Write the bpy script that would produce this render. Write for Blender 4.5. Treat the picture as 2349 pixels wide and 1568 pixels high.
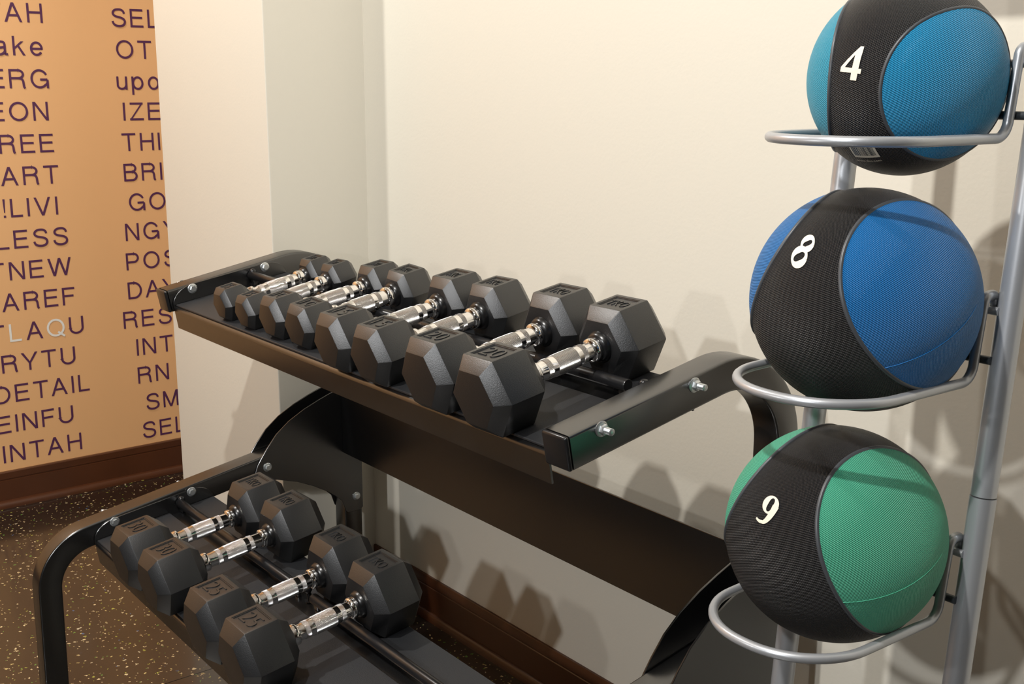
import bpy, bmesh, math, random
from mathutils import Vector, Matrix, Euler

# ------------------------------------------------------------------ clean
for o in list(bpy.data.objects):
    bpy.data.objects.remove(o, do_unlink=True)
SC = bpy.context.scene
COL = SC.collection
PI = math.pi
R = math.radians

# ------------------------------------------------------------------ camera
CAM = Vector((0, 0, 1.20))
YAW, PIT, ROL = R(-51.8), R(12.7), R(0.15)
_f = Vector((math.sin(YAW)*math.cos(PIT), math.cos(YAW)*math.cos(PIT), -math.sin(PIT)))
_r = Vector((math.cos(YAW), -math.sin(YAW), 0))
_u = _r.cross(_f)
_r2 = _r*math.cos(ROL) + _u*math.sin(ROL)
_u2 = -_r*math.sin(ROL) + _u*math.cos(ROL)
cd = bpy.data.cameras.new('camera')
cam = bpy.data.objects.new('camera', cd)
COL.objects.link(cam)
m = Matrix((_r2, _u2, -_f)).transposed().to_4x4()
m.translation = CAM
cam.matrix_world = m
cd.sensor_fit = 'HORIZONTAL'
cd.sensor_width = 36.0
cd.lens = 2620.0/2349.0*36.0
cd.clip_start = 0.02
SC.camera = cam

# ------------------------------------------------------------------ world, lights, exposure
W = bpy.data.worlds.new('world')
SC.world = W
W.use_nodes = True
W.node_tree.nodes['Background'].inputs[0].default_value = (0.9, 0.92, 1.0, 1)
W.node_tree.nodes['Background'].inputs[1].default_value = 0.15

def light(name, kind, loc, power, color, size=0.1, size_y=None, aim=None, spread=None):
    d = bpy.data.lights.new(name, kind)
    d.energy = power
    d.color = color
    if kind == 'AREA':
        d.size = size
        if size_y:
            d.shape = 'RECTANGLE'; d.size_y = size_y
        if spread: d.spread = spread
    else:
        d.shadow_soft_size = size
        if kind == 'SPOT':
            d.spot_size = spread; d.spot_blend = 0.35
    o = bpy.data.objects.new(name, d)
    COL.objects.link(o)
    o.location = loc
    if aim is not None:
        o.rotation_euler = (Vector(aim)-Vector(loc)).to_track_quat('-Z', 'Y').to_euler()
    return o

light('downlight_near_ball_rack', 'SPOT', (-0.70, -0.28, 2.70), 138, (1.0, 0.975, 0.93), 0.03, aim=(-0.70, -0.1, 0), spread=R(155))
light('downlight_near_pier', 'SPOT', (-2.70, -0.05, 2.70), 84, (1.0, 0.975, 0.93), 0.04, aim=(-2.70, 0.1, 0), spread=R(155))
light('low_lamp', 'POINT', (-1.21, -0.28, 1.12), 8, (1.0, 0.975, 0.94), 0.022)
light('lamp_behind_camera', 'SPOT', (-0.15, -2.0, 2.15), 120, (0.97, 0.985, 1.0), 0.05, aim=(-1.4, 1.0, 0.8), spread=R(110))

SC.view_settings.view_transform = 'Standard'
SC.view_settings.look = 'None'
SC.view_settings.exposure = 0.2
SC.view_settings.gamma = 1.0
SC.view_settings.use_curve_mapping = False

# ------------------------------------------------------------------ materials
MATS = {}
def nodes_of(name):
    mt = bpy.data.materials.new(name)
    mt.use_nodes = True
    nt = mt.node_tree
    return mt, nt, nt.nodes['Principled BSDF']

def N(nt, kind, **kw):
    n = nt.nodes.new(kind)
    for k, v in kw.items():
        setattr(n, k, v)
    return n

def mat(name, col, rough=0.5, metal=0.0, spec=0.5, bump=None, var=None, coat=0.0, coat_rough=0.1, kind='noise', ior=1.5):
    """bump=(scale, strength, distance); var=(scale, amount) colour variation"""
    mt, nt, b = nodes_of(name)
    L = nt.links
    b.inputs['Base Color'].default_value = (*col, 1)
    b.inputs['Roughness'].default_value = rough
    b.inputs['Metallic'].default_value = metal
    b.inputs['Specular IOR Level'].default_value = spec
    b.inputs['IOR'].default_value = ior
    if coat:
        b.inputs['Coat Weight'].default_value = coat
        b.inputs['Coat Roughness'].default_value = coat_rough
    tc = N(nt, 'ShaderNodeTexCoord')
    if var:
        nz = N(nt, 'ShaderNodeTexNoise')
        nz.inputs['Scale'].default_value = var[0]
        nz.inputs['Detail'].default_value = 4
        L.new(tc.outputs['Object'], nz.inputs['Vector'])
        mx = N(nt, 'ShaderNodeMix', data_type='RGBA')
        k = var[1]
        mx.inputs[6].default_value = (*[c*(1-k) for c in col], 1)
        mx.inputs[7].default_value = (*[min(1, c*(1+k)) for c in col], 1)
        L.new(nz.outputs['Fac'], mx.inputs[0])
        L.new(mx.outputs[2], b.inputs['Base Color'])
    if bump:
        if kind == 'voronoi':
            t = N(nt, 'ShaderNodeTexVoronoi')
            out = t.outputs['Distance']
        else:
            t = N(nt, 'ShaderNodeTexNoise')
            t.inputs['Detail'].default_value = 2
            out = t.outputs['Fac']
        t.inputs['Scale'].default_value = bump[0]
        L.new(tc.outputs['Object'], t.inputs['Vector'])
        bp = N(nt, 'ShaderNodeBump')
        bp.inputs['Strength'].default_value = bump[1]
        bp.inputs['Distance'].default_value = bump[2]
        L.new(out, bp.inputs['Height'])
        L.new(bp.outputs['Normal'], b.inputs['Normal'])
    MATS[name] = mt
    return mt

mat('cream_paint', (0.74, 0.70, 0.605), 0.55, spec=0.35, bump=(160, 0.10, 0.002), var=(1.3, 0.015))
mat('ceiling_paint', (0.80, 0.78, 0.74), 0.8)
mat('low_bounce_dark', (0.06, 0.055, 0.05), 0.7)  # assumed dark tone for unseen walls, added to cut bounce onto the rack
mat('orange_vinyl', (0.78, 0.44, 0.20), 0.38, spec=0.45, bump=(60, 0.03, 0.002), var=(2.0, 0.03))
mat('purple_print', (0.085, 0.022, 0.075), 0.4)
mat('white_print', (0.80, 0.78, 0.72), 0.4)
mat('brown_vinyl', (0.075, 0.024, 0.009), 0.30, spec=0.5, var=(9, 0.25), bump=(40, 0.05, 0.002))
mat('black_powder_coat', (0.0030, 0.0030, 0.0033), 0.27, spec=0.9, bump=(900, 0.03, 0.0005), ior=1.72)
mat('black_plastic', (0.010, 0.010, 0.011), 0.28, spec=0.5)
mat('head_rubber', (0.0058, 0.0061, 0.0070), 0.38, spec=0.8, bump=(1000, 0.30, 0.0006), ior=1.58)
mat('boss_rubber', (0.005, 0.005, 0.0055), 0.28, spec=0.6)
mat('mat_rubber', (0.018, 0.019, 0.0215), 0.5, spec=0.5, bump=(1300, 0.6, 0.0008))
mat('chrome', (0.80, 0.79, 0.78), 0.10, metal=1.0)
mat('zinc', (0.62, 0.65, 0.66), 0.33, metal=0.9, bump=(300, 0.1, 0.0005))
mat('silver_coat', (0.46, 0.475, 0.50), 0.36, metal=0.55, bump=(700, 0.06, 0.0005))
mat('dark_stub', (0.03, 0.035, 0.04), 0.4)
mat('digit_ink', (0.82, 0.76, 0.62), 0.6)
mat('label_ink', (0.62, 0.58, 0.48), 0.6)
mat('seam_rubber', (0.055, 0.06, 0.068), 0.38, spec=0.5)

def weave(name, col, rough=0.45, var=0.05):
    mt = mat(name, col, rough, spec=0.5)
    nt = mt.node_tree; L = nt.links; b = nt.nodes['Principled BSDF']
    tc = N(nt, 'ShaderNodeTexCoord')
    uvm = tc.outputs['UV']
    sep = N(nt, 'ShaderNodeSeparateXYZ'); L.new(uvm, sep.inputs[0])
    def wave(ax, ay, k):
        a = N(nt, 'ShaderNodeMath', operation='MULTIPLY'); a.inputs[1].default_value = ax*k; L.new(sep.outputs[0], a.inputs[0])
        c = N(nt, 'ShaderNodeMath', operation='MULTIPLY_ADD'); c.inputs[1].default_value = ay*k; L.new(sep.outputs[1], c.inputs[0]); L.new(a.outputs[0], c.inputs[2])
        s = N(nt, 'ShaderNodeMath', operation='SINE'); L.new(c.outputs[0], s.inputs[0])
        return s
    w1 = wave(0.94, 0.34, 2*PI/0.0024); w2 = wave(-0.34, 0.94, 2*PI/0.0024)
    mu = N(nt, 'ShaderNodeMath', operation='MULTIPLY'); L.new(w1.outputs[0], mu.inputs[0]); L.new(w2.outputs[0], mu.inputs[1])
    bp = N(nt, 'ShaderNodeBump'); bp.inputs['Strength'].default_value = 0.8; bp.inputs['Distance'].default_value = 0.0009
    L.new(mu.outputs[0], bp.inputs['Height']); L.new(bp.outputs['Normal'], b.inputs['Normal'])
    nz = N(nt, 'ShaderNodeTexNoise'); nz.inputs['Scale'].default_value = 14; nz.inputs['Detail'].default_value = 3
    L.new(tc.outputs['Object'], nz.inputs['Vector'])
    mx = N(nt, 'ShaderNodeMix', data_type='RGBA')
    mx.inputs[6].default_value = (*[c*(1-var) for c in col], 1); mx.inputs[7].default_value = (*[c*(1+var) for c in col], 1)
    L.new(nz.outputs['Fac'], mx.inputs[0]); L.new(mx.outputs[2], b.inputs['Base Color'])
    return mt
weave('ball_black', (0.011, 0.011, 0.0125))
weave('ball_sky', (0.012, 0.27, 0.53))
weave('ball_teal', (0.03, 0.33, 0.48))
weave('ball_blue', (0.004, 0.15, 0.44))
weave('ball_green', (0.075, 0.43, 0.27))

def knurl():
    mt = mat('knurled_chrome', (0.80, 0.79, 0.78), 0.20, metal=1.0)
    nt = mt.node_tree; L = nt.links; b = nt.nodes['Principled BSDF']
    tc = N(nt, 'ShaderNodeTexCoord'); sep = N(nt, 'ShaderNodeSeparateXYZ'); L.new(tc.outputs['UV'], sep.inputs[0])
    def wave(s_):
        a = N(nt, 'ShaderNodeMath', operation='MULTIPLY'); a.inputs[1].default_value = 2*PI*56; L.new(sep.outputs[0], a.inputs[0])
        c = N(nt, 'ShaderNodeMath', operation='MULTIPLY_ADD'); c.inputs[1].default_value = s_*2*PI/0.0021; L.new(sep.outputs[1], c.inputs[0]); L.new(a.outputs[0], c.inputs[2])
        s = N(nt, 'ShaderNodeMath', operation='SINE'); L.new(c.outputs[0], s.inputs[0])
        return s
    w1, w2 = wave(1), wave(-1)
    mu = N(nt, 'ShaderNodeMath', operation='MAXIMUM'); L.new(w1.outputs[0], mu.inputs[0]); L.new(w2.outputs[0], mu.inputs[1])
    bp = N(nt, 'ShaderNodeBump'); bp.inputs['Strength'].default_value = 0.9; bp.inputs['Distance'].default_value = 0.0005
    bp.invert = True
    L.new(mu.outputs[0], bp.inputs['Height']); L.new(bp.outputs['Normal'], b.inputs['Normal'])
knurl()

def floor_mat():
    mt = mat('speckled_rubber', (0.013, 0.008, 0.006), 0.30, spec=0.6, coat=0.9, coat_rough=0.13)
    nt = mt.node_tree; L = nt.links; b = nt.nodes['Principled BSDF']
    geo = N(nt, 'ShaderNodeNewGeometry')
    base = None
    prev = None
    for scale, thr, keep, seed in ((62, 0.15, 0.22, 0.0), (125, 0.16, 0.13, 3.7), (33, 0.085, 0.22, 8.1)):
        mp = N(nt, 'ShaderNodeMapping'); mp.inputs['Location'].default_value = (seed, seed*1.3, 0)
        L.new(geo.outputs['Position'], mp.inputs['Vector'])
        nz = N(nt, 'ShaderNodeTexNoise'); nz.inputs['Scale'].default_value = scale*3
        L.new(mp.outputs[0], nz.inputs['Vector'])
        va = N(nt, 'ShaderNodeVectorMath', operation='MULTIPLY_ADD'); va.inputs[1].default_value = (0.012*60/scale,)*3
        L.new(nz.outputs['Color'], va.inputs[0]); L.new(mp.outputs[0], va.inputs[2])
        vo = N(nt, 'ShaderNodeTexVoronoi', voronoi_dimensions='2D'); vo.inputs['Scale'].default_value = scale
        L.new(va.outputs[0], vo.inputs['Vector'])
        lt = N(nt, 'ShaderNodeMath', operation='LESS_THAN'); lt.inputs[1].default_value = thr; L.new(vo.outputs['Distance'], lt.inputs[0])
        sc = N(nt, 'ShaderNodeSeparateColor'); L.new(vo.outputs['Color'], sc.inputs[0])
        lk = N(nt, 'ShaderNodeMath', operation='LESS_THAN'); lk.inputs[1].default_value = keep; L.new(sc.outputs[0], lk.inputs[0])
        mk = N(nt, 'ShaderNodeMath', operation='MULTIPLY'); L.new(lt.outputs[0], mk.inputs[0]); L.new(lk.outputs[0], mk.inputs[1])
        rp = N(nt, 'ShaderNodeValToRGB'); rp.color_ramp.interpolation = 'CONSTANT'
        e = rp.color_ramp.elements
        e[0].position = 0; e[0].color = (0.74, 0.60, 0.34, 1)
        e[1].position = 0.45; e[1].color = (0.62, 0.50, 0.20, 1)
        for p_, c_ in ((0.66, (0.40, 0.42, 0.07, 1)), (0.82, (0.12, 0.30, 0.05, 1)), (0.92, (0.62, 0.55, 0.38, 1)), (0.975, (0.05, 0.14, 0.30, 1))):
            x = e.new(p_); x.color = c_
        L.new(sc.outputs[1], rp.inputs[0])
        mx = N(nt, 'ShaderNodeMix', data_type='RGBA')
        L.new(mk.outputs[0], mx.inputs[0])
        if prev is None:
            mx.inputs[6].default_value = (0.013, 0.008, 0.006, 1)
        else:
            L.new(prev, mx.inputs[6])
        L.new(rp.outputs[0], mx.inputs[7])
        prev = mx.outputs[2]
    L.new(prev, b.inputs['Base Color'])
    t = N(nt, 'ShaderNodeTexNoise'); t.inputs['Scale'].default_value = 350; L.new(geo.outputs['Position'], t.inputs['Vector'])
    bp = N(nt, 'ShaderNodeBump'); bp.inputs['Strength'].default_value = 0.08; bp.inputs['Distance'].default_value = 0.001
    L.new(t.outputs['Fac'], bp.inputs['Height']); L.new(bp.outputs['Normal'], b.inputs['Normal'])
floor_mat()

# ------------------------------------------------------------------ helpers
def link_mesh(name, me, material, parent=None, smooth=False):
    o = bpy.data.objects.new(name, me)
    COL.objects.link(o)
    if material and not me.materials:
        me.materials.append(MATS[material])
    if parent: o.parent = parent
    if smooth:
        for p in me.polygons: p.use_smooth = True
    return o

def obj(name, bm, material, parent=None, smooth=False, auto=None):
    bmesh.ops.recalc_face_normals(bm, faces=bm.faces[:])
    me = bpy.data.meshes.new(name)
    if auto is not None:
        for f in bm.faces: f.smooth = True
        ca = math.cos(auto)
        for e in bm.edges:
            if len(e.link_faces) == 2 and e.link_faces[0].normal.dot(e.link_faces[1].normal) < ca:
                e.smooth = False
    bm.to_mesh(me); bm.free()
    return link_mesh(name, me, material, parent, smooth)

def empty(name, loc=(0, 0, 0), mw=None):
    o = bpy.data.objects.new(name, None)
    COL.objects.link(o)
    o.empty_display_size = 0.05
    if mw is not None:
        o.location = mw.to_translation(); o.rotation_euler = mw.to_euler()
    else:
        o.location = loc
    return o

def tag(o, label, cat, group=None):
    o['label'] = label; o['category'] = cat
    if group: o['group'] = group
    return o

def struct(o):
    o['kind'] = 'structure'; return o

def box(x0, x1, y0, y1, z0, z1, bev=0, seg=2, bm=None):
    bm = bm or bmesh.new()
    vs = [bm.verts.new((x, y, z)) for x in (x0, x1) for y in (y0, y1) for z in (z0, z1)]
    fs = []
    for q in ((0, 1, 3, 2), (4, 6, 7, 5), (0, 4, 5, 1), (2, 3, 7, 6), (0, 2, 6, 4), (1, 5, 7, 3)):
        fs.append(bm.faces.new([vs[i] for i in q]))
    if bev:
        es = list({e for f in fs for e in f.edges})
        bmesh.ops.bevel(bm, geom=es, offset=bev, segments=seg, profile=0.5, affect='EDGES')
    return bm

def extrude_poly(pts, x0, x1, bev=0, seg=2):
    """closed YZ outline extruded along X"""
    bm = bmesh.new()
    a = [bm.verts.new((x0, p[0], p[1])) for p in pts]
    b = [bm.verts.new((x1, p[0], p[1])) for p in pts]
    n = len(pts)
    bm.faces.new(a); bm.faces.new(b[::-1])
    for i in range(n):
        bm.faces.new((a[i], b[i], b[(i+1) % n], a[(i+1) % n]))
    bmesh.ops.recalc_face_normals(bm, faces=bm.faces[:])
    if bev:
        caps = [f for f in bm.faces if len(f.verts) == n]
        es = list({e for f in caps for e in f.edges})
        bmesh.ops.bevel(bm, geom=es, offset=bev, segments=seg, profile=0.5, affect='EDGES')
    return bm

def sweep_rect(path, hw, ht, xc, bev=0.004):
    """square tube along a YZ path: half width hw in X, half thickness ht in plane; with rounded corners"""
    bm = bmesh.new()
    k = bev
    prof = []
    for (sx, sy) in ((1, 1), (-1, 1), (-1, -1), (1, -1)):
        cx, cy = sx*(hw-k), sy*(ht-k)
        a0 = math.atan2(sy, sx)-PI/4
        for j in range(4):
            a = a0 + (PI/2)*j/3
            prof.append((cx+k*math.cos(a), cy+k*math.sin(a)))
    rings = []
    n = len(path)
    for i, (y, z) in enumerate(path):
        if i == 0: d = (path[1][0]-y, path[1][1]-z)
        elif i == n-1: d = (y-path[-2][0], z-path[-2][1])
        else: d = (path[i+1][0]-path[i-1][0], path[i+1][1]-path[i-1][1])
        l = math.hypot(*d); d = (d[0]/l, d[1]/l)
        nn = (-d[1], d[0])
        rings.append([bm.verts.new((xc+px, y+nn[0]*py, z+nn[1]*py)) for px, py in prof])
    m_ = len(prof)
    for i in range(n-1):
        for j in range(m_):
            bm.faces.new((rings[i][j], rings[i][(j+1) % m_], rings[i+1][(j+1) % m_], rings[i+1][j]))
    bm.faces.new(rings[0][::-1]); bm.faces.new(rings[-1])
    return bm

def tube(path, rad, seg=12, closed=False, bm=None, caps=True):
    """round tube along 3-D path"""
    bm = bm or bmesh.new()
    P = [Vector(p) for p in path]; n = len(P)
    rings = []
    t0 = (P[1]-P[0]).normalized()
    ref = Vector((0, 0, 1)) if abs(t0.z) < 0.9 else Vector((1, 0, 0))
    side = t0.cross(ref).normalized()
    for i in range(n):
        if closed: t = (P[(i+1) % n]-P[i-1]).normalized()
        elif i == 0: t = (P[1]-P[0]).normalized()
        elif i == n-1: t = (P[-1]-P[-2]).normalized()
        else: t = (P[i+1]-P[i-1]).normalized()
        side = (side - t*side.dot(t)).normalized()
        up = t.cross(side)
        rings.append([bm.verts.new(P[i]+(side*math.cos(2*PI*j/seg)+up*math.sin(2*PI*j/seg))*rad) for j in range(seg)])
    for i in range(n if closed else n-1):
        a, b = rings[i], rings[(i+1) % n]
        for j in range(seg):
            bm.faces.new((a[j], a[(j+1) % seg], b[(j+1) % seg], b[j]))
    if not closed and caps:
        bm.faces.new(rings[0][::-1]); bm.faces.new(rings[-1])
    return bm

def lathe(profile, axis='Y', seg=32, center=(0, 0, 0), uv=False, caps=True):
    """profile: list of (t, r)"""
    bm = bmesh.new()
    c = Vector(center)
    rings = []
    for t, r in profile:
        ring = []
        for j in range(seg):
            a = 2*PI*j/seg
            x, z = r*math.cos(a), r*math.sin(a)
            v = Vector((x, t, z)) if axis == 'Y' else (Vector((t, x, z)) if axis == 'X' else Vector((x, z, t)))
            ring.append(bm.verts.new(c+v))
        rings.append(ring)
    lay = bm.loops.layers.uv.new('UVMap') if uv else None
    for i in range(len(rings)-1):
        for j in range(seg):
            f = bm.faces.new((rings[i][j], rings[i][(j+1) % seg], rings[i+1][(j+1) % seg], rings[i+1][j]))
            if uv:
                for lp, (jj, ii) in zip(f.loops, ((j, i), (j+1, i), (j+1, i+1), (j, i+1))):
                    lp[lay].uv = (jj/seg, profile[ii][0])
    if caps:
        bm.faces.new(rings[0][::-1]); bm.faces.new(rings[-1])
    return bm

def arc(c, r, a0, a1, n):
    return [(c[0]+r*math.cos(a0+(a1-a0)*i/n), c[1]+r*math.sin(a0+(a1-a0)*i/n)) for i in range(n+1)]

_text_cache = {}
def text_mesh(s, extrude=0.0, bevel=0.0, space=1.0, weight=0.0, ax='LEFT'):
    key = (s, extrude, bevel, space, weight, ax)
    if key in _text_cache: return _text_cache[key]
    cu = bpy.data.curves.new('txt', 'FONT')
    cu.body = s; cu.size = 1.0; cu.extrude = extrude; cu.bevel_depth = bevel; cu.bevel_resolution = 1
    cu.space_character = space; cu.offset = weight; cu.align_x = ax; cu.resolution_u = 5
    o = bpy.data.objects.new('txt', cu); COL.objects.link(o)
    dg = bpy.context.evaluated_depsgraph_get(); dg.update()
    me = bpy.data.meshes.new_from_object(o.evaluated_get(dg))
    me.materials.clear()
    bpy.data.objects.remove(o, do_unlink=True)
    _text_cache[key] = me
    return me

def text_fit(s, W_, H_, **kw):
    """mesh data copy scaled so that its bounds are W_ x H_ (either may be None), centred at origin"""
    me = text_mesh(s, **kw).copy()
    xs = [v.co.x for v in me.vertices]; ys = [v.co.y for v in me.vertices]
    w, h = max(xs)-min(xs), max(ys)-min(ys)
    sx = W_/w if W_ else None; sy = H_/h if H_ else None
    sx = sx or sy; sy = sy or sx
    cx, cy = (max(xs)+min(xs))/2, (max(ys)+min(ys))/2
    for v in me.vertices:
        v.co.x = (v.co.x-cx)*sx; v.co.y = (v.co.y-cy)*sy; v.co.z *= 1.0
    return me

# ================================================================== ROOM
XW = -3.379          # orange wall
D = 1.3576           # back wall
XP, YP, XP0 = -2.262, 1.117, -2.859   # projecting wall pier
XRT, YFR, ZC = 4.6, -5.2, 2.80

fl = struct(obj('floor', box(XW-0.1, XRT+0.1, YFR-0.1, D+0.6, -0.06, -0.004), 'speckled_rubber'))
sx = -2.113
edges = [XW]+[x for x in [sx-1.22+0.0 + 1.22*i for i in range(0, 6)] if XW+0.02 < x < XRT]+[XRT]
for i in range(len(edges)-1):
    o = obj('rubber_strip', box(edges[i]+0.0008, edges[i+1]-0.0008, YFR, D+0.5, -0.004, 0.0, 0.0005, 1), 'speckled_rubber', fl)
struct(obj('ceiling', box(XW-0.1, XRT+0.1, YFR-0.1, D+0.6, ZC, ZC+0.05), 'ceiling_paint'))
wb = struct(obj('wall_back', box(XP-0.05, XRT, D, D+0.1, 0, ZC), 'cream_paint'))
pier = struct(obj('wall_pier', box(XP0, XP, YP, D+0.1, 0, ZC, 0.0025, 2), 'cream_paint'))
wl = struct(obj('wall_left', box(XW-0.1, XW, YFR, D+0.5, 0, ZC), 'orange_vinyl'))
struct(obj('wall_alcove', box(XW, XP0+0.05, D+0.32, D+0.4, 0, ZC), 'cream_paint'))
struct(obj('wall_right', box(XRT, XRT+0.1, YFR, D+0.1, 0, ZC), 'low_bounce_dark'))  # this and wall_front are out of view, darkened to return less light
struct(obj('wall_front', box(XW, XRT, YFR-0.1, YFR, 0, ZC), 'low_bounce_dark'))

# baseboards: board with a top ledge, a groove and a toe moulding
def baseboard(name, prof, p0, p1, axis):
    bm = bmesh.new()
    A, B = [], []
    for d, z in prof:
        if axis == 'Y':
            A.append(bm.verts.new((XW+d, p0, z))); B.append(bm.verts.new((XW+d, p1, z)))
        else:
            A.append(bm.verts.new((p0, D-d, z))); B.append(bm.verts.new((p1, D-d, z)))
    n = len(prof)
    for i in range(n):
        bm.faces.new((A[i], A[(i+1) % n], B[(i+1) % n], B[i]))
    bm.faces.new(A); bm.faces.new(B[::-1])
    return struct(obj(name, bm, 'brown_vinyl', auto=R(40)))
toe = [(0.012+0.016*math.cos(a), 0.004+0.016*math.sin(a)) for a in [R(90-12*i) for i in range(8)]]
bprof = [(0, 0.104), (0.009, 0.104), (0.0115, 0.1015), (0.0115, 0.083), (0.009, 0.0815), (0.009, 0.0795), (0.0115, 0.078), (0.012, 0.024)] + toe + [(0.028, 0.0), (0, 0.0)]
baseboard('baseboard_left', bprof, YFR, D+0.31, 'Y')
baseboard('baseboard_back', [(d*0.55, z) for d, z in bprof], XP+0.0, XRT-0.01, 'X')

# lettering on the orange wall, row pitch 88.5 mm
LEFT = [('TAH', 1.004), ('ake', 0.998), ('ERG', 1.006), ('EON', 0.998), ('REE', 1.005), ('TART', 1.012), ('!LIVI', 1.002), ('LESS', 1.023),
        ('TNEW', 1.026), ('TAREF', 1.029), ('TLAQU', 1.047), ('RYTU', 1.016), ('DETAIL', 1.050), ('EINFU', 0.996), ('UINTAH', 1.014)]
RIGHT = [('SEL', 1.194), ('OT', 1.202), ('upo', 1.197), ('IZE', 1.210), ('THI', 1.200), ('BRI', 1.199), ('GO', 1.208), ('NGY', 1.191),
         ('POS', 1.187), ('DAY', 1.186), ('RES', 1.166), ('INT', 1.200), ('RN', 1.198), ('SM', 1.217), ('SEL', 1.200)]
CAPH = 0.0515
SW = 0.118                      # stroke width / cap height
def ell(cx, cy, rx, ry, a0, a1, n=20):
    return [(cx+rx*math.cos(R(a0+(a1-a0)*i/n)), cy+ry*math.sin(R(a0+(a1-a0)*i/n))) for i in range(n+1)]
def spline(P, n=5):
    out = []
    for i in range(len(P)-1):
        p0, p1, p2, p3 = [Vector(P[max(0, min(len(P)-1, k))]) for k in (i-1, i, i+1, i+2)]
        for k in range(n):
            t = k/n
            q = 0.5*((2*p1)+(p2-p0)*t+(2*p0-5*p1+4*p2-p3)*t*t+(3*p1-p0-3*p2+p3)*t**3)
            out.append((q.x, q.y))
    return out+[P[-1]]
h_ = SW/2
def poly(*q): return ('poly', list(q))
def glyph(c):
    """(ink width, strokes / polygons) of a plain grotesque letter, cap height 1"""
    V = lambda x, y0=0, y1=1: [(x, y0), (x, y1)]
    H = lambda y, x0, x1: [(x0, y), (x1, y)]
    T = 1-h_
    if c == 'A': return 0.90, [poly((0, 0), (.13, 0), (.515, 1), (.385, 1)), poly((.77, 0), (.90, 0), (.515, 1), (.385, 1)), H(.345, .17, .73)]
    if c == 'B': return 0.79, [V(h_), [(h_, T), (.46, T)]+ell(.46, .735, .225, T-.735, 90, -90)+[(h_, .53)], [(h_, .53), (.48, .53)]+ell(.48, .2945, .25, .2355, 90, -90)+[(h_, h_)]]
    if c == 'D': return 0.83, [V(h_), [(h_, T), (.36, T)]+ell(.36, .5, .41, .441, 90, -90)+[(h_, h_)]]
    if c == 'E': return 0.74, [V(h_), H(T, 0, .73), H(.53, 0, .69), H(h_, 0, .74)]
    if c == 'F': return 0.69, [V(h_), H(T, 0, .69), H(.52, 0, .62)]
    if c == 'G': return 0.94, [ell(.47, .5, .41, .45, 28, 318, 30), [(.50, .46), (.88, .46)], V(.88, 0, .46), [(.78, .18), (.88, .30)]]
    if c == 'H': return 0.80, [V(h_), V(.80-h_), H(.53, 0, .80)]
    if c == 'I': return SW, [V(h_)]
    if c == 'L': return 0.62, [V(h_), H(h_, 0, .62)]
    if c == 'M': return 0.94, [V(h_), V(.94-h_), poly((0, 1), (.15, 1), (.53, 0), (.41, 0)), poly((.94, 1), (.79, 1), (.41, 0), (.53, 0))]
    if c == 'N': return 0.80, [V(h_), V(.80-h_), poly((0, 1), (.14, 1), (.80, 0), (.66, 0))]
    if c == 'O': return 0.98, [ell(.49, .5, .43, .45, 0, 360, 40)]
    if c == 'Q': return 0.98, [ell(.49, .5, .43, .45, 0, 360, 40), [(.60, .25), (.96, -.03)]]
    if c == 'P': return 0.76, [V(h_), [(h_, T), (.45, T)]+ell(.45, .70, .25, T-.70, 90, -90)+[(h_, .459)]]
    if c == 'R': return 0.84, [V(h_), [(h_, T), (.48, T)]+ell(.48, .735, .245, T-.735, 90, -90)+[(h_, .529)], spline([(.46, .529), (.62, .50), (.70, .40), (.72, .22), (.735, .08), (.78, .0)])]
    if c == 'S': return 0.82, [spline([(.745, .72), (.70, .85), (.58, .93), (.42, .945), (.25, .915), (.13, .81), (.125, .68), (.24, .585), (.42, .535), (.60, .485), (.73, .39), (.755, .25), (.68, .12), (.54, .06), (.40, .053), (.24, .085), (.12, .17), (.065, .31)])]
    if c == 'T': return 0.80, [V(.40), H(T, 0, .80)]
    if c == 'U': return 0.80, [[(h_, 1), (h_, .36)]+ell(.40, .36, .341, .305, 180, 360)+[(.80-h_, 1)]]
    if c == 'V': return 0.88, [poly((0, 1), (.13, 1), (.505, 0), (.375, 0)), poly((.88, 1), (.75, 1), (.375, 0), (.505, 0))]
    if c == 'W': return 1.28, [poly((0, 1), (.13, 1), (.40, 0), (.27, 0)), poly((.575, 1), (.705, 1), (.40, 0), (.27, 0)), poly((.575, 1), (.705, 1), (1.01, 0), (.88, 0)), poly((1.15, 1), (1.28, 1), (1.01, 0), (.88, 0))]
    if c == 'Y': return 0.90, [V(.45, 0, .43), poly((0, 1), (.145, 1), (.51, .40), (.39, .40)), poly((.90, 1), (.755, 1), (.39, .40), (.51, .40))]
    if c == 'Z': return 0.80, [H(T, .03, .78), H(h_, 0, .80), poly((0, .05), (.14, .10), (.78, .95), (.64, .90))]
    if c == '!': return SW, [poly((0, 1), (SW, 1), (SW*.72, .27), (SW*.28, .27)), V(h_, 0, SW*1.05)]
    if c == 'a': return 0.66, [spline([(.09, .54), (.13, .65), (.30, .695), (.47, .66), (.515, .53), (.515, .14), (.55, .055), (.66, .055)]), spline([(.515, .43), (.38, .40), (.20, .37), (.08, .28), (.075, .14), (.17, .045), (.32, .05), (.46, .14), (.515, .25)])]
    if c == 'k': return 0.62, [V(h_), poly((.06, .27), (.06, .40), (.43, .73), (.58, .73)), poly((.24, .46), (.33, .52), (.64, 0), (.50, 0))]
    if c == 'e': return 0.68, [[(.08, .36), (.61, .36)]+ell(.34, .365, .275, .32, 0, 325, 30)]
    if c == 'u': return 0.60, [[(h_, .73), (h_, .25)]+ell(.29, .25, .23, .20, 180, 330)+[(.54, .25)], V(.60-h_, 0, .73)]
    if c == 'p': return 0.68, [V(h_, -.28, .73), ell(.35, .365, .27, .32, 0, 360, 30)]
    if c == 'o': return 0.68, [ell(.34, .365, .275, .32, 0, 360, 30)]
    raise KeyError(c)
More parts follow.
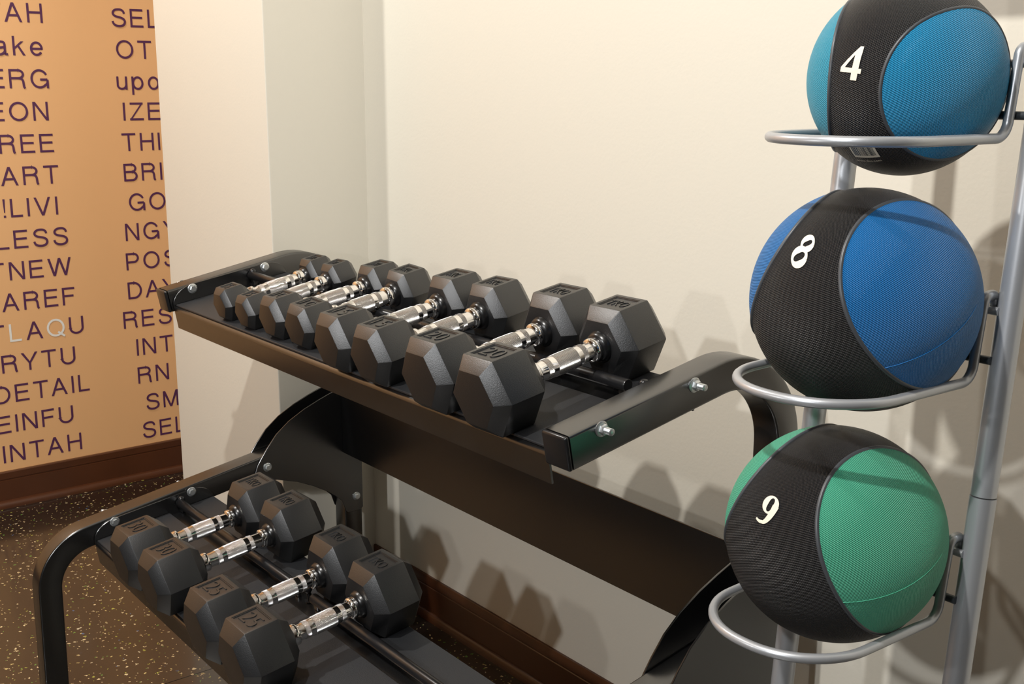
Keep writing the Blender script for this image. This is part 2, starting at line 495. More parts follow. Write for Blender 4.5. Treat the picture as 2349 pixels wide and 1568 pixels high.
def glyph_faces(c):
    w, st = glyph(c)
    faces = []
    for g in st:
        if isinstance(g, tuple): faces.append(g[1]); continue
        P = [Vector(p) for p in g]
        closed = (P[0]-P[-1]).length < 1e-4
        if closed: P = P[:-1]
        L = []; n = len(P)
        for i in range(n):
            a = P[i-1] if (closed or i > 0) else None
            b = P[(i+1) % n] if (closed or i < n-1) else None
            d1 = (P[i]-a).normalized() if a is not None else (b-P[i]).normalized()
            d2 = (b-P[i]).normalized() if b is not None else d1
            n1, n2 = Vector((-d1.y, d1.x)), Vector((-d2.y, d2.x))
            m_ = (n1+n2); m_ = m_.normalized() if m_.length > 1e-3 else n1
            k = h_/max(0.5, m_.dot(n1))
            L.append((P[i]+m_*k, P[i]-m_*k))
        for i in range(n if closed else n-1):
            j = (i+1) % n
            faces.append([L[i][0], L[i][1], L[j][1], L[j][0]])
    return w, faces
GAP = 0.255*CAPH
KERN = {'TA': -.10, 'AR': -.0, 'RY': -.05, 'YT': -.06, 'LA': -.0, 'AQ': -.03, 'DA': -.05, 'AY': -.12}
def wall_word(s, y, z, right):
    """each word one mesh; odd-coloured letters their own"""
    ws = [glyph(c)[0]*CAPH for c in s]
    ks = [GAP+KERN.get(s[i:i+2], 0)*CAPH for i in range(len(s)-1)]+[0]
    x = y-sum(ws)-sum(ks) if right else y
    groups = {'purple_print': bmesh.new()}
    for c, w, k in zip(s, ws, ks):
        mname = 'white_print' if (s == 'TLAQU' and c in 'LQ') else 'purple_print'
        bm = groups.setdefault(mname, bmesh.new())
        for kf, q in enumerate(glyph_faces(c)[1]):
            vs = [bm.verts.new((0.0010+0.00002*kf, x+p[0]*CAPH, z+p[1]*CAPH)) for p in q]
            bm.faces.new(vs)
        x += w+k
    for mname, bm in groups.items():
        o = obj('lettering', bm, mname, wl)
        o.location = (XW, 0, 0)
        if mname == 'white_print': o['label'] = 'white letters L and Q among the purple ones'
for i, (s, y) in enumerate(LEFT):
    wall_word(s, y, 1.3625-0.0882*i, True)
for i, (s, y) in enumerate(RIGHT):
    wall_word(s, y, 1.3585-0.0882*i, False)

# ================================================================== DUMBBELL RACK
XLo, XLi, XRi, XRo = -2.189, -2.143, -0.992, -0.947
HT = 0.0222
rack = empty('dumbbell_rack', (-1.568, 0.9, 0))
tag(rack, 'black two-tier steel dumbbell rack with sloping trays in front of the cream wall', 'rack')
RO = Vector(rack.location)
def radd(name, bm, material, parent=None, **kw):
    """part modelled in world coordinates, parented to the rack"""
    for v in bm.verts: v.co -= RO
    return obj(name, bm, material, parent or rack, **kw)

s_up, s_lo = 0.19, 0.175
C1, R1_ = (1.113, 0.7165), 0.118
a_up = math.atan(s_up)
st = (C1[0]+R1_*math.cos(PI/2+a_up), C1[1]+R1_*math.sin(PI/2+a_up))
UP = [(0.834, st[1]-(st[0]-0.834)*s_up)] + arc(C1, R1_, PI/2+a_up, 0, 18) + [(C1[0]+R1_, 0.012)]
C2, R2_ = (0.6575, 0.247), 0.095
a_lo = math.atan(s_lo)
st2 = (C2[0]+R2_*math.cos(PI/2+a_lo), C2[1]+R2_*math.sin(PI/2+a_lo))
LO = [(C1[0]+R1_-HT, st2[1]+(C1[0]+R1_-HT-st2[0])*s_lo)] + arc(C2, R2_, PI/2+a_lo, PI, 18) + [(C2[0]-R2_-0.004, 0.012)]
gus = [(1.0, 0.412), (1.010, 0.427), (1.023, 0.445), (1.046, 0.472), (1.077, 0.496), (1.114, 0.516), (1.150, 0.531), (1.178, 0.541), (1.21, 0.549),
       (1.2535, 0.556), (1.2535, 0.262), (1.247, 0.256), (1.214, 0.256), (1.2085, 0.262), (1.200, 0.287), (1.184, 0.302), (1.163, 0.318), (1.129, 0.338), (1.091, 0.356),
       (1.044, 0.371), (1.004, 0.377), (0.990, 0.386)]
def bolt(y, z, xface, sgn, nut, parent):
    """flange bolt head (sgn = direction the head faces along X); nut adds a threaded end"""
    t = 0
    prof = [(0, 0.0095), (0.0012, 0.0098), (0.0022, 0.0085), (0.0026, 0.0068)]
    bm = lathe([(sgn*a, b) for a, b in prof], 'X', 20, (xface, y, z))
    hx = bmesh.new()
    h0, h1, rr = sgn*0.0024, sgn*(0.0085 if nut else 0.0068), 0.0068
    ra = [bm.verts.new((xface+h0, y+rr*math.cos(k*PI/3+.2), z+rr*math.sin(k*PI/3+.2))) for k in range(6)]
    rb = [bm.verts.new((xface+h1*0.9, y+rr*math.cos(k*PI/3+.2), z+rr*math.sin(k*PI/3+.2))) for k in range(6)]
    rc = [bm.verts.new((xface+h1, y+rr*0.86*math.cos(k*PI/3+.2), z+rr*0.86*math.sin(k*PI/3+.2))) for k in range(6)]
    for k in range(6):
        bm.faces.new((ra[k], ra[(k+1) % 6], rb[(k+1) % 6], rb[k]))
        bm.faces.new((rb[k], rb[(k+1) % 6], rc[(k+1) % 6], rc[k]))
    bm.faces.new(rc)
    hx.free()
    o = radd('bolt', bm, 'zinc', parent, auto=R(35))
    if nut:
        prof = [(0.008, 0.0045)]
        for k in range(6):
            prof += [(0.0085+0.0016*k, 0.0045), (0.0093+0.0016*k, 0.0040)]
        prof += [(0.0185, 0.0045), (0.0195, 0.0036)]
        bm2 = lathe([(sgn*a, b) for a, b in prof], 'X', 14, (xface, y, z))
        for v in bm2.verts: v.co -= RO
        obj('thread', bm2, 'zinc', o, auto=R(50))
    return o
BOLTS_UP = [(0.879, 0.8055), (1.036, 0.8335)]
BOLTS_LO = [(0.692, 0.362), (0.851, 0.388)]
BOLTS_G = [(1.022, 0.404), (1.236, 0.291)]
for (xo, xi) in ((XLo, XLi), (XRo, XRi)):
    xc = (xo+xi)/2; hw = abs(xo-xi)/2
    radd('upright_arm', sweep_rect(UP, hw, HT, xc), 'black_powder_coat', auto=R(40))
    radd('leg_arm', sweep_rect(LO, hw, HT, xc), 'black_powder_coat', auto=R(40))
    # plastic cap at the front end of the upper arm
    d = Vector((0, -math.cos(a_up), -math.sin(a_up))); q0 = Vector((xc, UP[0][0], UP[0][1]))
    bm = box(-hw, hw, -0.007, 0.0, -HT, HT, 0.0035, 3)
    rot = Matrix.Rotation(a_up, 4, 'X'); bm.transform(Matrix.Translation(q0) @ rot)
    radd('end_cap', bm, 'black_plastic', auto=R(50))
    for (fy) in (C1[0]+R1_, C2[0]-R2_-0.004):
        radd('foot_cap', box(xc-hw-0.001, xc+hw+0.001, fy-HT-0.001, fy+HT+0.001, 0.0005, 0.014, 0.003, 2), 'black_plastic', auto=R(50))
    sg = 1 if xo < xi else -1
    for xf, s_ in ((xi, sg), (xo, -sg)):
        radd('gusset_plate', extrude_poly(gus, xf+s_*0.0002, xf+s_*0.0034, 0.0007, 1), 'black_powder_coat', auto=R(30))
    for (y, z) in BOLTS_UP+BOLTS_LO:
        if sg > 0 or z < 0.6: bolt(y, z, xi+sg*0.0045, sg, False, rack)
        bolt(y, z, xo, -sg, True, rack)
    for (y, z) in BOLTS_G:
        bolt(y, z, xi+sg*0.0034, sg, False, rack); bolt(y, z, xo-sg*0.0034, -sg, True, rack)

OU, OL = Vector((0, 0.842, 0.777)), Vector((0, 0.654, 0.332))
def frame(slope):
    al = math.atan(slope)
    return Vector((0, math.cos(al), math.sin(al))), Vector((0, -math.sin(al), math.cos(al)))
TRAY = {'U': (OU, *frame(0.17)), 'L': (OL, *frame(0.152))}
def make_tray(which, bar_t, bar_n, knob_x):
    O, EV, NV = TRAY[which]
    TR = Matrix((Vector((1, 0, 0)), EV, NV)).transposed().to_4x4(); TR.translation = O
    x0, x1 = XLi+0.0005, XRi-0.0005
    T = 0.003; dep = 0.247; zt = -0.004       # sheet top is under the mat
    fh = 0.047
    # bent sheet profile in (t, n): front lip folded down, tray, rear lip folded down
    outer = [(-0.004, -fh), (-0.004, -0.012)] + [(-0.004+0.008-0.008*math.cos(a), zt-0.008+0.008*math.sin(a)) for a in [R(10+80*i/5) for i in range(6)]]
    outer += [(dep-0.008+0.008*math.sin(a), zt-0.008+0.008*math.cos(a)) for a in [R(90*i/5) for i in range(6)]] + [(dep, -0.040)]
    inner = [(dep-T, -0.040), (dep-T, zt-0.010), (dep-0.010, zt-T), (0.006, zt-T), (-0.001, zt-0.012), (-0.001, -fh)]
    bm = extrude_poly(outer+inner, x0+0.004, x1-0.004)
    bm.transform(TR)
    tray = radd('tray', bm, 'black_powder_coat', auto=R(35))
    # ear plates against the arms
    for xa, xb, eh in ((x0, x0+0.004, 0.033), (x1-0.004, x1, 0.024)):
        ear = [(-0.003, -0.010)] + [(0.045-0.048*math.cos(a), -0.002+eh*math.sin(a)) for a in [R(90*i/8) for i in range(9)]]
        ear += [(0.205+0.042*math.sin(a), -0.002+eh*math.cos(a)) for a in [R(90*i/8) for i in range(9)]] + [(0.247, -0.010)]
        bm = extrude_poly(ear, xa, xb, 0.0008, 1); bm.transform(TR)
        radd('ear_plate', bm, 'black_powder_coat', tray, auto=R(30))
    for (ta, tb) in ((0.001, bar_t-0.024), (bar_t+0.016, dep-0.001)):
        bm = box(x0+0.005, x1-0.005, ta, tb, zt, 0.0, 0.001, 1); bm.transform(TR)
        radd('rubber_mat', bm, 'mat_rubber', tray)
    rb = 0.0088
    for xa, xb in ((x0+0.006, knob_x-0.024), (knob_x+0.024, x1-0.040)):
        bm = lathe([(xa, rb*0.9), (xa+0.0015, rb), (xb-0.0015, rb), (xb, rb*0.9)], 'X', 24, (0, bar_t, bar_n)); bm.transform(TR)
        bar = radd('saddle_bar', bm, 'black_plastic', auto=R(40))
        for xk, xs in ((xa-0.002 if xa < -2 else xa-0.020, xa+0.010), (xb+0.020, xb-0.010)):
            bm = box(xs-0.006, xs+0.006, bar_t-0.004, bar_t+0.004, zt+0.0002, bar_n-0.004, 0.001, 1); bm.transform(TR)
            radd('bar_bracket', bm, 'black_powder_coat', bar)
    for xk in (x0+0.008, knob_x, x1-0.014):
        bm = lathe([(zt+0.0002, 0.008), (zt+0.002, 0.008), (zt+0.0022, 0.004), (bar_n-0.001, 0.004)]+[(bar_n+0.0062-0.0072*math.cos(a), 0.0072*math.sin(a)) for a in [R(35+142*i/9) for i in range(10)]], 'Z', 18, (xk, bar_t+0.004, 0))
        bm.transform(TR)
        radd('bar_knob', bm, 'black_plastic', tray, auto=R(50))
    return tray
make_tray('U', 0.167, 0.0150, -1.570)
make_tray('L', 0.174, 0.0135, -1.600)
bm = box(XLi+0.0036, XRi-0.0036, 1.205, 1.2085, 0.4005, 0.556, 0.0012, 2)
radd('back_plate', bm, 'black_powder_coat')

# ================================================================== DUMBBELLS
HEX = [(math.cos(k*PI/3), math.sin(k*PI/3)) for k in range(6)]
def head_mesh(a, t0, t1, ch, inner_sign):
    """hexagonal head along local Y between t0..t1 (full size), chamfered ends; resting on Z=0"""
    s = a/math.sqrt(3)
    bm = bmesh.new()
    rings = []
    for t, k in ((t0-ch, 0.70), (t0, 1.0), (t1, 1.0), (t1+ch, 0.70)):
        rings.append([bm.verts.new((s*k*c, t, a/2+s*k*d)) for c, d in HEX])
    for i in range(3):
        for j in range(6):
            bm.faces.new((rings[i][j], rings[i][(j+1) % 6], rings[i+1][(j+1) % 6], rings[i+1][j]))
    bm.faces.new(rings[0]); bm.faces.new(rings[3][::-1])
    bmesh.ops.recalc_face_normals(bm, faces=bm.faces[:])
    bmesh.ops.bevel(bm, geom=bm.edges[:], offset=0.0014, segments=2, profile=0.6, affect='EDGES')
    bm.normal_update()
    top = max((f for f in bm.faces if f.normal.z > 0.99), key=lambda f: f.calc_area())
    w = min(t1-t0, s)
    bmesh.ops.inset_individual(bm, faces=[top], thickness=w*0.13, depth=0)
    bmesh.ops.inset_individual(bm, faces=[top], thickness=0.0006, depth=-0.0009)
    bmesh.ops.inset_individual(bm, faces=[top], thickness=w*0.035, depth=0)
    bmesh.ops.inset_individual(bm, faces=[top], thickness=0.0006, depth=-0.0012)
    return bm

DB = []
def dumbbell(X0, which, a, yaw, f0, f1, b0, b1, number, label, group, roll=0.0, pitch=0.0):
    O, e0, n0 = TRAY[which]
    yw, pt = R(yaw), R(pitch)
    e2 = e0*math.cos(pt)+n0*math.sin(pt); n2 = -e0*math.sin(pt)+n0*math.cos(pt)
    axv = Vector((math.sin(yw), 0, 0))+e2*math.cos(yw)
    lat = Vector((math.cos(yw), 0, 0))-e2*math.sin(yw)
    mw = Matrix((lat, axv, n2)).transposed().to_4x4()
    mw.translation = Vector((X0, 0, 0))+O+e0*f0-axv*f0+n2*0.0002
    if roll:
        mw = mw @ Matrix.Translation((0, 0, a/2)) @ Matrix.Rotation(R(roll), 4, 'Y') @ Matrix.Translation((0, 0, -a/2))
    t = empty('dumbbell', mw=mw)
    tag(t, label, 'dumbbell', group)
    ch = 0.16*a
    s = a/math.sqrt(3)
    for (t0, t1, word, sg) in ((f0, f1, str(number), 1), (b0, b1, 'TKO', -1)):
        bm = head_mesh(a, t0, t1, ch, sg)
        h = obj('head', bm, 'head_rubber', t, auto=R(14))
        w = min(t1-t0, s)
        me = text_fit(word, s*((0.58 if word != 'TKO' else 0.62) if len(word) > 1 else 0.30), (t1-t0)*(0.48 if word != 'TKO' else 0.33), extrude=0.0007, bevel=0.00035, weight=-0.012)
        n_ = link_mesh('embossed_number' if word != 'TKO' else 'embossed_logo', me, 'head_rubber', h)
        n_.location = (0, (t0+t1)/2, a-0.0019)
        # rubber boss round the handle end
        tin = t1+ch if sg > 0 else t0-ch
        rb = min(0.021, s*0.48)
        bm = lathe([(tin-sg*0.003, rb+0.002), (tin+sg*0.002, rb+0.001), (tin+sg*0.006, rb-0.001), (tin+sg*0.0085, rb-0.004), (tin+sg*0.0085, 0.010)], 'Y', 28, (0, 0, a/2), caps=False)
        obj('collar', bm, 'boss_rubber', h, auto=R(50))
    A, B = f1+ch+0.004, b0-ch-0.004
    Lh = B-A; c = (A+B)/2
    kr = 1.0 if a > 0.07 else 0.92
    def seg(name, prof, m_, par):
        return obj(name, lathe([(c+u, r_*kr) for u, r_ in prof], 'Y', 40, (0, 0, a/2), uv=True, caps=False), m_, par, auto=R(50))
    e = Lh/2
    hd = seg('handle', [(-e, 0.0160), (-e+0.006, 0.0160), (-e+0.008, 0.0166), (-e+0.0135, 0.0166), (-e+0.0150, 0.0150), (-e+0.016, 0.0124), (-e+0.022, 0.0124),
                        (-0.033, 0.0132), (-0.020, 0.0140), (0.020, 0.0140), (0.033, 0.0132),
                        (e-0.022, 0.0124), (e-0.016, 0.0124), (e-0.0150, 0.0150), (e-0.0135, 0.0166), (e-0.008, 0.0166), (e-0.006, 0.0160), (e, 0.0160)], 'chrome', t)
    seg('knurled_grip', [(-0.0185, 0.0136), (-0.018, 0.0145), (0, 0.0148), (0.018, 0.0145), (0.0185, 0.0136)], 'knurled_chrome', hd)
    for q in (-1, 1):
        seg('knurled_band', [(q*0.0265, 0.0130), (q*0.027, 0.0141), (q*0.0345, 0.0137), (q*0.035, 0.0126)], 'knurled_chrome', hd)
    DB.append(t)
    return t

GU, GL = 'dumbbells in a row on the upper tray', 'dumbbells in a row on the lower tray'
dumbbell(-1.926, 'U', .0606, -0.9, .014, .048, .194, .228, 5, 'small black hex dumbbell marked 5 at the far left end of the upper tray', GU, pitch=1.9)
dumbbell(-1.831, 'U', .0606, -1.9, .013, .046, .191, .224, 5, 'small black hex dumbbell marked 5 next to the dumbbells marked 10', GU, pitch=2.9)
dumbbell(-1.730, 'U', .0730, -1.5, .014, .055, .211, .254, 10, 'black hex dumbbell marked 10 beside the dumbbells marked 5', GU)
dumbbell(-1.636, 'U', .0730, -3.8, .015, .058, .216, .260, 10, 'black hex dumbbell marked 10, slightly rolled, beside the dumbbells marked 15', GU, roll=5.0)
dumbbell(-1.486, 'U', .0885, -0.4, -.007, .042, .203, .252, 15, 'black hex dumbbell marked 15 beside the dumbbells marked 10', GU)
dumbbell(-1.378, 'U', .0880, -2.2, -.006, .043, .209, .258, 15, 'black hex dumbbell marked 15 beside the dumbbells marked 20', GU)
dumbbell(-1.219, 'U', .1003, -0.5, -.015, .034, .200, .252, 20, 'black hex dumbbell marked 20 beside the dumbbells marked 15', GU)
dumbbell(-1.096, 'U', .1005, -1.0, -.017, .035, .200, .252, 20, 'black hex dumbbell marked 20 at the right end of the upper tray', GU)
dumbbell(-1.8945, 'L', .1072, 0.0, -.014, .043, .211, .268, 30, 'large black hex dumbbell marked 30 at the left end of the lower tray', GL)
dumbbell(-1.7695, 'L', .1050, -0.6, -.012, .045, .217, .274, 30, 'large black hex dumbbell marked 30, second from the left on the lower tray', GL)
dumbbell(-1.565, 'L', .1110, 0.4, -.014, .040, .204, .256, 25, 'large black hex dumbbell marked 25 beside the dumbbells marked 30', GL)
dumbbell(-1.4335, 'L', .1115, 0.6, -.015, .038, .201, .254, 25, 'large black hex dumbbell marked 25, rightmost on the lower tray', GL)

# ================================================================== BALL RACK
XB0, XB1 = -0.806, -0.585
BX = (XB0+XB1)/2
LEAN = 0.092
def poleY(z): return 1.1+LEAN*(z-0.886)
br = empty('ball_rack', (BX, poleY(0), 0))
tag(br, 'silver tubular ball rack with three wire cradles, leaning beside the dumbbell rack', 'rack')
BO = Vector(br.location)
def badd(name, bm, material, parent=None, **kw):
    for v in bm.verts: v.co -= BO
    return obj(name, bm, material, parent or br, **kw)
PR = 0.0132
for x in (XB0, XB1):
    p = badd('pole', tube([(x, poleY(z), z) for z in (0.02, 0.5, 0.7795)], PR+0.0005, 28), 'silver_coat', auto=R(50))
    p2 = badd('pole', tube([(x, poleY(z), z) for z in (0.781, 1.0, 1.5)], PR, 28), 'silver_coat', auto=R(50))
    badd('pole_plug', tube([(x, poleY(z), z) for z in (1.5, 1.506)], PR*0.95, 20), 'dark_stub')
    badd('foot_tube', tube([(x, poleY(0)-0.30, 0.0155), (x, 1.30, 0.0155)], 0.015, 20), 'silver_coat', auto=R(50))
badd('cross_tube', tube([(XB0, poleY(1.47), 1.47), (XB1, poleY(1.47), 1.47)], 0.010, 20), 'silver_coat', smooth=False, auto=R(50))
badd('cross_tube', tube([(XB0, poleY(0.10), 0.10), (XB1, poleY(0.10), 0.10)], 0.010, 20), 'silver_coat', auto=R(50))
RR_ = 0.0052
HWL = 0.0915
def fillet(P, rads, n=8):
    P = [Vector(p) for p in P]; out = [P[0]]
    for i in range(1, len(P)-1):
        a, b, c_ = P[i-1], P[i], P[i+1]
        u, v = (a-b).normalized(), (c_-b).normalized()
        half = u.angle(v)/2
        d = min(rads[i]/math.tan(half), (a-b).length*0.499, (c_-b).length*0.499)
        p0, p1 = b+u*d, b+v*d
        rr = d*math.tan(half)
        ctr = b+(u+v).normalized()*(rr/math.sin(half))
        w0, w1 = p0-ctr, p1-ctr
        ang = w0.angle(w1); k = max(2, int(n*ang/(PI/2))+1)
        for j in range(k+1):
            t = j/k
            out.append(ctr+(w0*math.sin((1-t)*ang)+w1*math.sin(t*ang))/math.sin(ang))
    out.append(P[-1])
    return out
def cradle(z, yb, yf, hw=HWL):
    # hooked wire: over the peg, down the pole, forward and round under the ball
    def side(sx):
        x = BX+sx*hw
        yh, yl = poleY(z+0.075)-0.024, poleY(z)-0.024
        return [(x+sx*0.003, yh+0.022, z+0.070), (x+sx*0.003, yh+0.020, z+0.0885), (x+sx*0.003, yh, z+0.0885), (x, yl, z)]
    a, b = side(1), side(-1)
    hf = hw-0.007
    rd = [0, 0.008, 0.010, 0.018]
    path = fillet(a+[(BX+hf, yf, z), (BX-hf, yf, z)]+b[::-1], rd+[0.0835, 0.0835]+rd[::-1], 14)
    out = [path[0]]
    for p_ in path[1:]:
        if (p_-out[-1]).length > 0.0008: out.append(p_)
    badd('wire_cradle', tube(out, RR_, 14), 'silver_coat', smooth=True)
    # pegs on the poles that carry the wire
    for sx, xp in ((1, XB1), (-1, XB0)):
        for dz, ln, off in ((0.0725, 0.050, 0.013), (0.022, 0.052, 0.0155)):
            zz = z+dz; yy = poleY(zz)-off+0.001
            bm = tube([(xp-sx*0.006, yy, zz), (xp-sx*ln, yy, zz)], 0.0044, 14)
            badd('peg', bm, 'dark_stub' if dz < 0.05 else 'silver_coat', auto=R(50))
CR = [(1.149, 1.10, 0.903), (0.903, 1.077, 0.870), (0.645, 1.053, 0.849)]
for z, yb, yf in CR: cradle(z, yb, yf)

# ================================================================== MEDICINE BALLS
def digit_polys(ch):
    """stroke outlines of serif digits in a box about 1 high: list of closed polygons (outer) made of quads"""
    quads = []
    def stroke(pts, wf, n=36):
        L = []
        m_ = len(pts)
        for i in range(m_):
            a = pts[max(i-1, 0)]; b = pts[min(i+1, m_-1)]
            d = Vector((b[0]-a[0], b[1]-a[1])); d = d/(d.length or 1)
            nn = Vector((-d.y, d.x)); w = wf(i/(m_-1), d)
            p = Vector(pts[i])
            L.append((p+nn*w, p-nn*w))
        for i in range(m_-1):
            quads.append([L[i][0], L[i][1], L[i+1][1], L[i+1][0]])
    if ch == '4':
        quads += [[(0.04, -0.5), (0.25, -0.5), (0.25, 0.5), (0.04, 0.30)], [(0.04, 0.30), (0.25, 0.5), (0.14, 0.5), (0.04, 0.36)],
                  [(-0.36, -0.29), (-0.36, -0.15), (0.04, -0.15), (0.04, -0.29)], [(0.25, -0.29), (0.25, -0.15), (0.35, -0.15), (0.35, -0.29)],
                  [(-0.36, -0.15), (-0.22, -0.15), (0.14, 0.38), (0.14, 0.50)]]
    elif ch == '8':
        up = [(0.20*math.cos(t)+0.01, 0.265+0.215*math.sin(t)) for t in [2*PI*i/36 for i in range(37)]]
        lo = [(0.25*math.cos(t)-0.01, -0.225+0.265*math.sin(t)) for t in [2*PI*i/36 for i in range(37)]]
        stroke(up, lambda u, d: 0.042+0.078*abs(math.sin(2*PI*u+PI/2+0.9))**2)
        stroke(lo, lambda u, d: 0.046+0.085*abs(math.sin(2*PI*u+PI/2+0.9))**2)
    elif ch == '9':
        bowl = [(0.22*math.cos(t)+0.0, 0.20+0.28*math.sin(t)) for t in [2*PI*i/36 for i in range(37)]]
        stroke(bowl, lambda u, d: 0.036+0.08*abs(math.cos(2*PI*u))**2)
        tail = [(0.24*math.cos(t)-0.02, 0.15+0.60*math.sin(t)) for t in [R(10-88*i/20) for i in range(21)]]
        tail += [(-0.10, -0.475), (-0.20, -0.47), (-0.30, -0.44)]
        stroke(tail, lambda u, d: 0.10*(1-u)**0.6+0.03)
    return quads

def ball(name, center, rad, cap_r, cap_l, nR, nL, coR, coL, digit, d0, tilt, dh, label, seams):
    c = Vector(center)
    t = empty('medicine_ball', c)
    tag(t, label, 'ball', 'medicine balls on the ball rack')
    # rubber body (the black band is what shows between the two panels)
    bm = bmesh.new()
    NU, NV_ = 128, 64
    lay = bm.loops.layers.uv.new('UVMap')
    rows = []
    for i in range(NV_+1):
        th = PI*i/NV_
        rows.append([bm.verts.new((rad*0.996*math.sin(th)*math.cos(2*PI*j/NU), rad*0.996*math.sin(th)*math.sin(2*PI*j/NU), rad*0.996*math.cos(th))) for j in (range(NU) if 0 < i < NV_ else (0,))])
    for i in range(NV_):
        for j in range(NU):
            j2 = (j+1) % NU
            if i == 0: vs, uu = [rows[0][0], rows[1][j], rows[1][j2]], ((j, 0), (j, 1), (j+1, 1))
            elif i == NV_-1: vs, uu = [rows[i][j], rows[i+1][0], rows[i][j2]], ((j, i), (j, i+1), (j+1, i))
            else: vs, uu = [rows[i][j], rows[i+1][j], rows[i+1][j2], rows[i][j2]], ((j, i), (j, i+1), (j+1, i+1), (j+1, i))
            f = bm.faces.new(vs)
            for lp, (a, b) in zip(f.loops, uu): lp[lay].uv = (a/NU*2*PI*rad*0.9, b/NV_*PI*rad)
    body = obj('band', bm, 'ball_black', t, smooth=True)
    for nm, nn, co, mname in (('panel', Vector(nR).normalized(), coR, cap_r), ('panel', Vector(nL).normalized(), coL, cap_l)):
        up = (Vector((0, 0, 1))-nn*nn.z).normalized(); si = nn.cross(up)
        def thr(az):
            v = co[0]+co[1]*math.cos(az)+co[2]*math.sin(az)+co[3]*math.cos(2*az)+co[4]*math.sin(2*az)
            return math.acos(max(-0.9, min(0.95, v)))
        bm = bmesh.new(); lay = bm.loops.layers.uv.new('UVMap')
        n1, n2 = 26, 112
        pole = bm.verts.new(nn*rad); rr = [[pole]]; uvs = {pole: (0, 0)}
        for i in range(1, n1+2):
            ring = []
            for j in range(n2):
                az = 2*PI*j/n2
                k = min(i, n1)/n1; th = thr(az)*k
                q = nn*math.cos(th)+(si*math.cos(az)+up*math.sin(az))*math.sin(th)
                v = bm.verts.new(q*(rad if i <= n1 else rad*0.985)); ring.append(v)
                uvs[v] = (rad*th*math.cos(az), rad*th*math.sin(az))
            rr.append(ring)
        for j in range(n2):
            f = bm.faces.new((pole, rr[1][j], rr[1][(j+1) % n2]))
        for i in range(1, n1+1):
            for j in range(n2):
                bm.faces.new((rr[i][j], rr[i+1][j], rr[i+1][(j+1) % n2], rr[i][(j+1) % n2]))
        for f in bm.faces:
            for lp in f.loops: lp[lay].uv = uvs[lp.vert]
        pn = obj(nm, bm, mname, t, auto=R(50))
        path = []
        for j in range(n2):
            az = 2*PI*j/n2; th = thr(az)
            path.append((nn*math.cos(th)+(si*math.cos(az)+up*math.sin(az))*math.sin(th))*(rad*0.9905))
        obj('seam', tube(path, rad*0.0215, 10, closed=True), 'seam_rubber', t, smooth=True)
        # mould line round the panel
    d0 = Vector(d0).normalized()
    upv = (Vector((0, 0, 1))-d0*d0.z).normalized(); rt = upv.cross(d0)
    ca, sa = math.cos(R(tilt)), math.sin(R(tilt))
    def onball(x, y, h, dd=d0, U=upv, Rr=rt, ca=ca, sa=sa):
        xx = x*ca+y*sa; yy = -x*sa+y*ca
        return (dd+Rr*(xx/rad)+U*(yy/rad)).normalized()*h
    bm = bmesh.new()
    for q in digit_polys(digit):
        # subdivide each quad so that it follows the ball
        q = [Vector((p[0], p[1]))*dh for p in q]
        g = 3
        grid = [[None]*(g+1) for _ in range(g+1)]
        for i in range(g+1):
            for j in range(g+1):
                a = q[0].lerp(q[1], i/g); b = q[3].lerp(q[2], i/g); p = a.lerp(b, j/g)
                grid[i][j] = bm.verts.new(onball(p.x, p.y, rad*0.996+0.0007))
        for i in range(g):
            for j in range(g):
                bm.faces.new((grid[i][j], grid[i+1][j], grid[i+1][j+1], grid[i][j+1]))
    for f in bm.faces:
        if f.normal.dot(f.calc_center_median()) < 0: f.normal_flip()
    obj('number', bm, 'digit_ink', t)
    return t, onball

b4, on4 = ball('4', (BX, 1.060, 1.2065), 0.0985, 'ball_sky', 'ball_teal', (0.938, -0.333, 0.101), (-0.912, -0.409, 0.019),
               (0.642, 0.035, 0.14, -0.022, 0.01), (0.608, -0.007, -0.025, -0.005, -0.017), '4', (0.039, -0.988, 0.151), 6, 0.033,
               'light blue medicine ball with black band and white number 4 on the top cradle', None)
b8, on8 = ball('8', (BX, 1.014, 0.9815), 0.1168, 'ball_blue', 'ball_blue', (0.945, -0.173, 0.279), (-0.887, -0.217, 0.407),
               (0.554, 0.074, 0.032, -0.032, -0.04), (0.663, 0.011, 0.013, 0.009, 0.008), '8', (-0.034, -0.857, 0.514), 9, 0.0315,
               'mid blue medicine ball with black band and white number 8 on the middle cradle', None)
b9, on9 = ball('9', (BX, 0.991, 0.7288), 0.1163, 'ball_green', 'ball_green', (0.956, -0.112, 0.271), (-0.909, -0.031, 0.415),
               (0.54, 0.07, 0.064, -0.006, -0.062), (0.634, -0.004, -0.016, -0.009, -0.007), '9', (-0.06, -0.908, 0.416), 10, 0.0305,
               'green medicine ball with black band and white number 9 on the lowest cradle', None)

# mould lines across the panels of the two lower balls
for t, rad, pts in ((b8, 0.1168, ((0.664, -0.629, -0.404), (0.93, -0.28, -0.238), (0.981, 0.174, 0.082))), (b9, 0.1163, ((0.637, -0.729, -0.25), (0.907, -0.379, -0.182), (0.978, 0.198, 0.067)))):
    A_, B_, C_ = [Vector(p).normalized() for p in pts]
    path = []
    for i in range(25):
        u = i/24
        q = (A_*(1-u)**2+B_*2.0*u*(1-u)+C_*u*u)
        path.append(q.normalized()*(rad*1.0002))
    obj('mould_line', tube(path, 0.00045, 6), 'ball_blue' if t is b8 else 'ball_green', t, smooth=True)

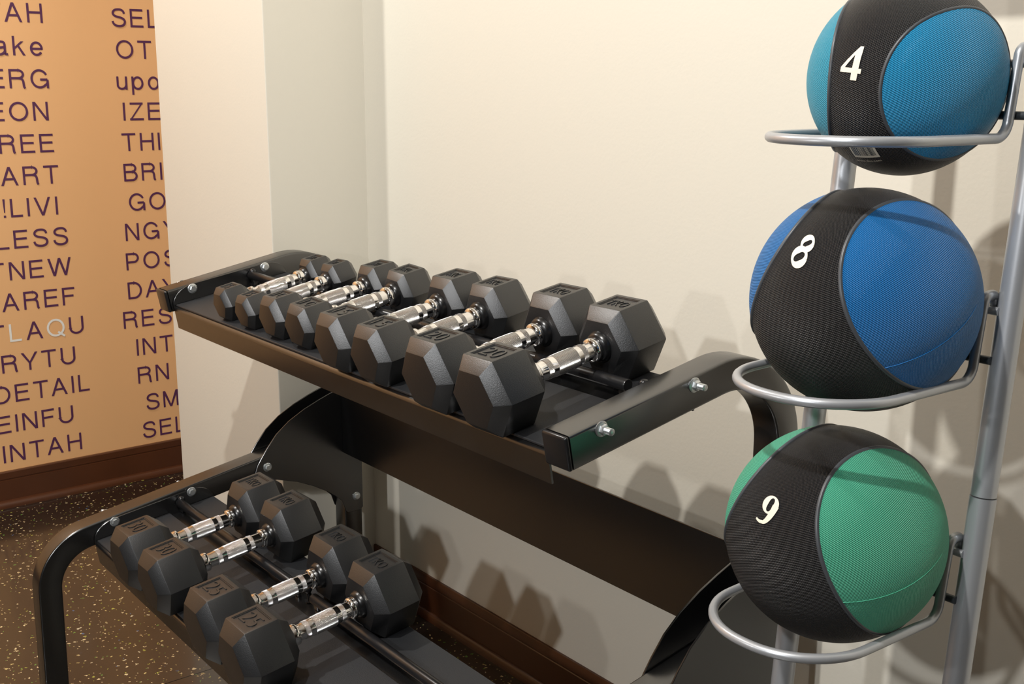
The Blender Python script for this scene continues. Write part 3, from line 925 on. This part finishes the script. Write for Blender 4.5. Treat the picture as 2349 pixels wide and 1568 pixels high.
# bar code and small print under the ball marked 4
d1 = Vector((0.028, -0.709, -0.705)).normalized()
def patch(t, rad, dd, rects, material, name, h, tilt):
    U = (Vector((0, 0, 1))-dd*dd.z).normalized(); Rr = U.cross(dd)
    ca, sa = math.cos(R(tilt)), math.sin(R(tilt))
    bm = bmesh.new()
    for (x0, x1, y0, y1) in rects:
        nx, ny = max(1, int((x1-x0)/0.004)), max(1, int((y1-y0)/0.004))
        g = []
        for i in range(nx+1):
            col = []
            for j in range(ny+1):
                x, y = x0+(x1-x0)*i/nx, y0+(y1-y0)*j/ny
                xx, yy = x*ca+y*sa, -x*sa+y*ca
                col.append(bm.verts.new((dd+Rr*(xx/rad)+U*(yy/rad)).normalized()*(rad*0.996+h)))
            g.append(col)
        for i in range(nx):
            for j in range(ny):
                bm.faces.new((g[i][j], g[i+1][j], g[i+1][j+1], g[i][j+1]))
    o = obj(name, bm, material, t)
    return o
lab = patch(b4, 0.0985, d1, [(-0.015, 0.015, -0.012, 0.012)], 'label_ink', 'barcode_label', 0.0006, -4)
random.seed(5)
bars = []
x = -0.0125
while x < 0.012:
    w = random.choice((0.0005, 0.0008, 0.0012)); bars.append((x, x+w, -0.0085, 0.0115)); x += w+random.choice((0.0005, 0.0008, 0.0011))
patch(b4, 0.0985, d1, bars, 'seam_rubber', 'bars', 0.0009, -4).parent = lab
def ball_text(t, rad, s, dd, height, tilt):
    me = text_fit(s, None, height).copy()
    dd = Vector(dd).normalized()
    U = (Vector((0, 0, 1))-dd*dd.z).normalized(); Rr = U.cross(dd)
    ca, sa = math.cos(R(tilt)), math.sin(R(tilt))
    for v in me.vertices:
        x, y = v.co.x, v.co.y
        xx, yy = x*ca+y*sa, -x*sa+y*ca
        v.co = (dd+Rr*(xx/rad)+U*(yy/rad)).normalized()*(rad*0.996+0.0008)
    link_mesh('small_print', me, 'label_ink', t)
ball_text(b4, 0.0985, 'www.tko.com', (0.02, -0.575, -0.818), 0.0036, -4)

print('objects', len(bpy.data.objects))
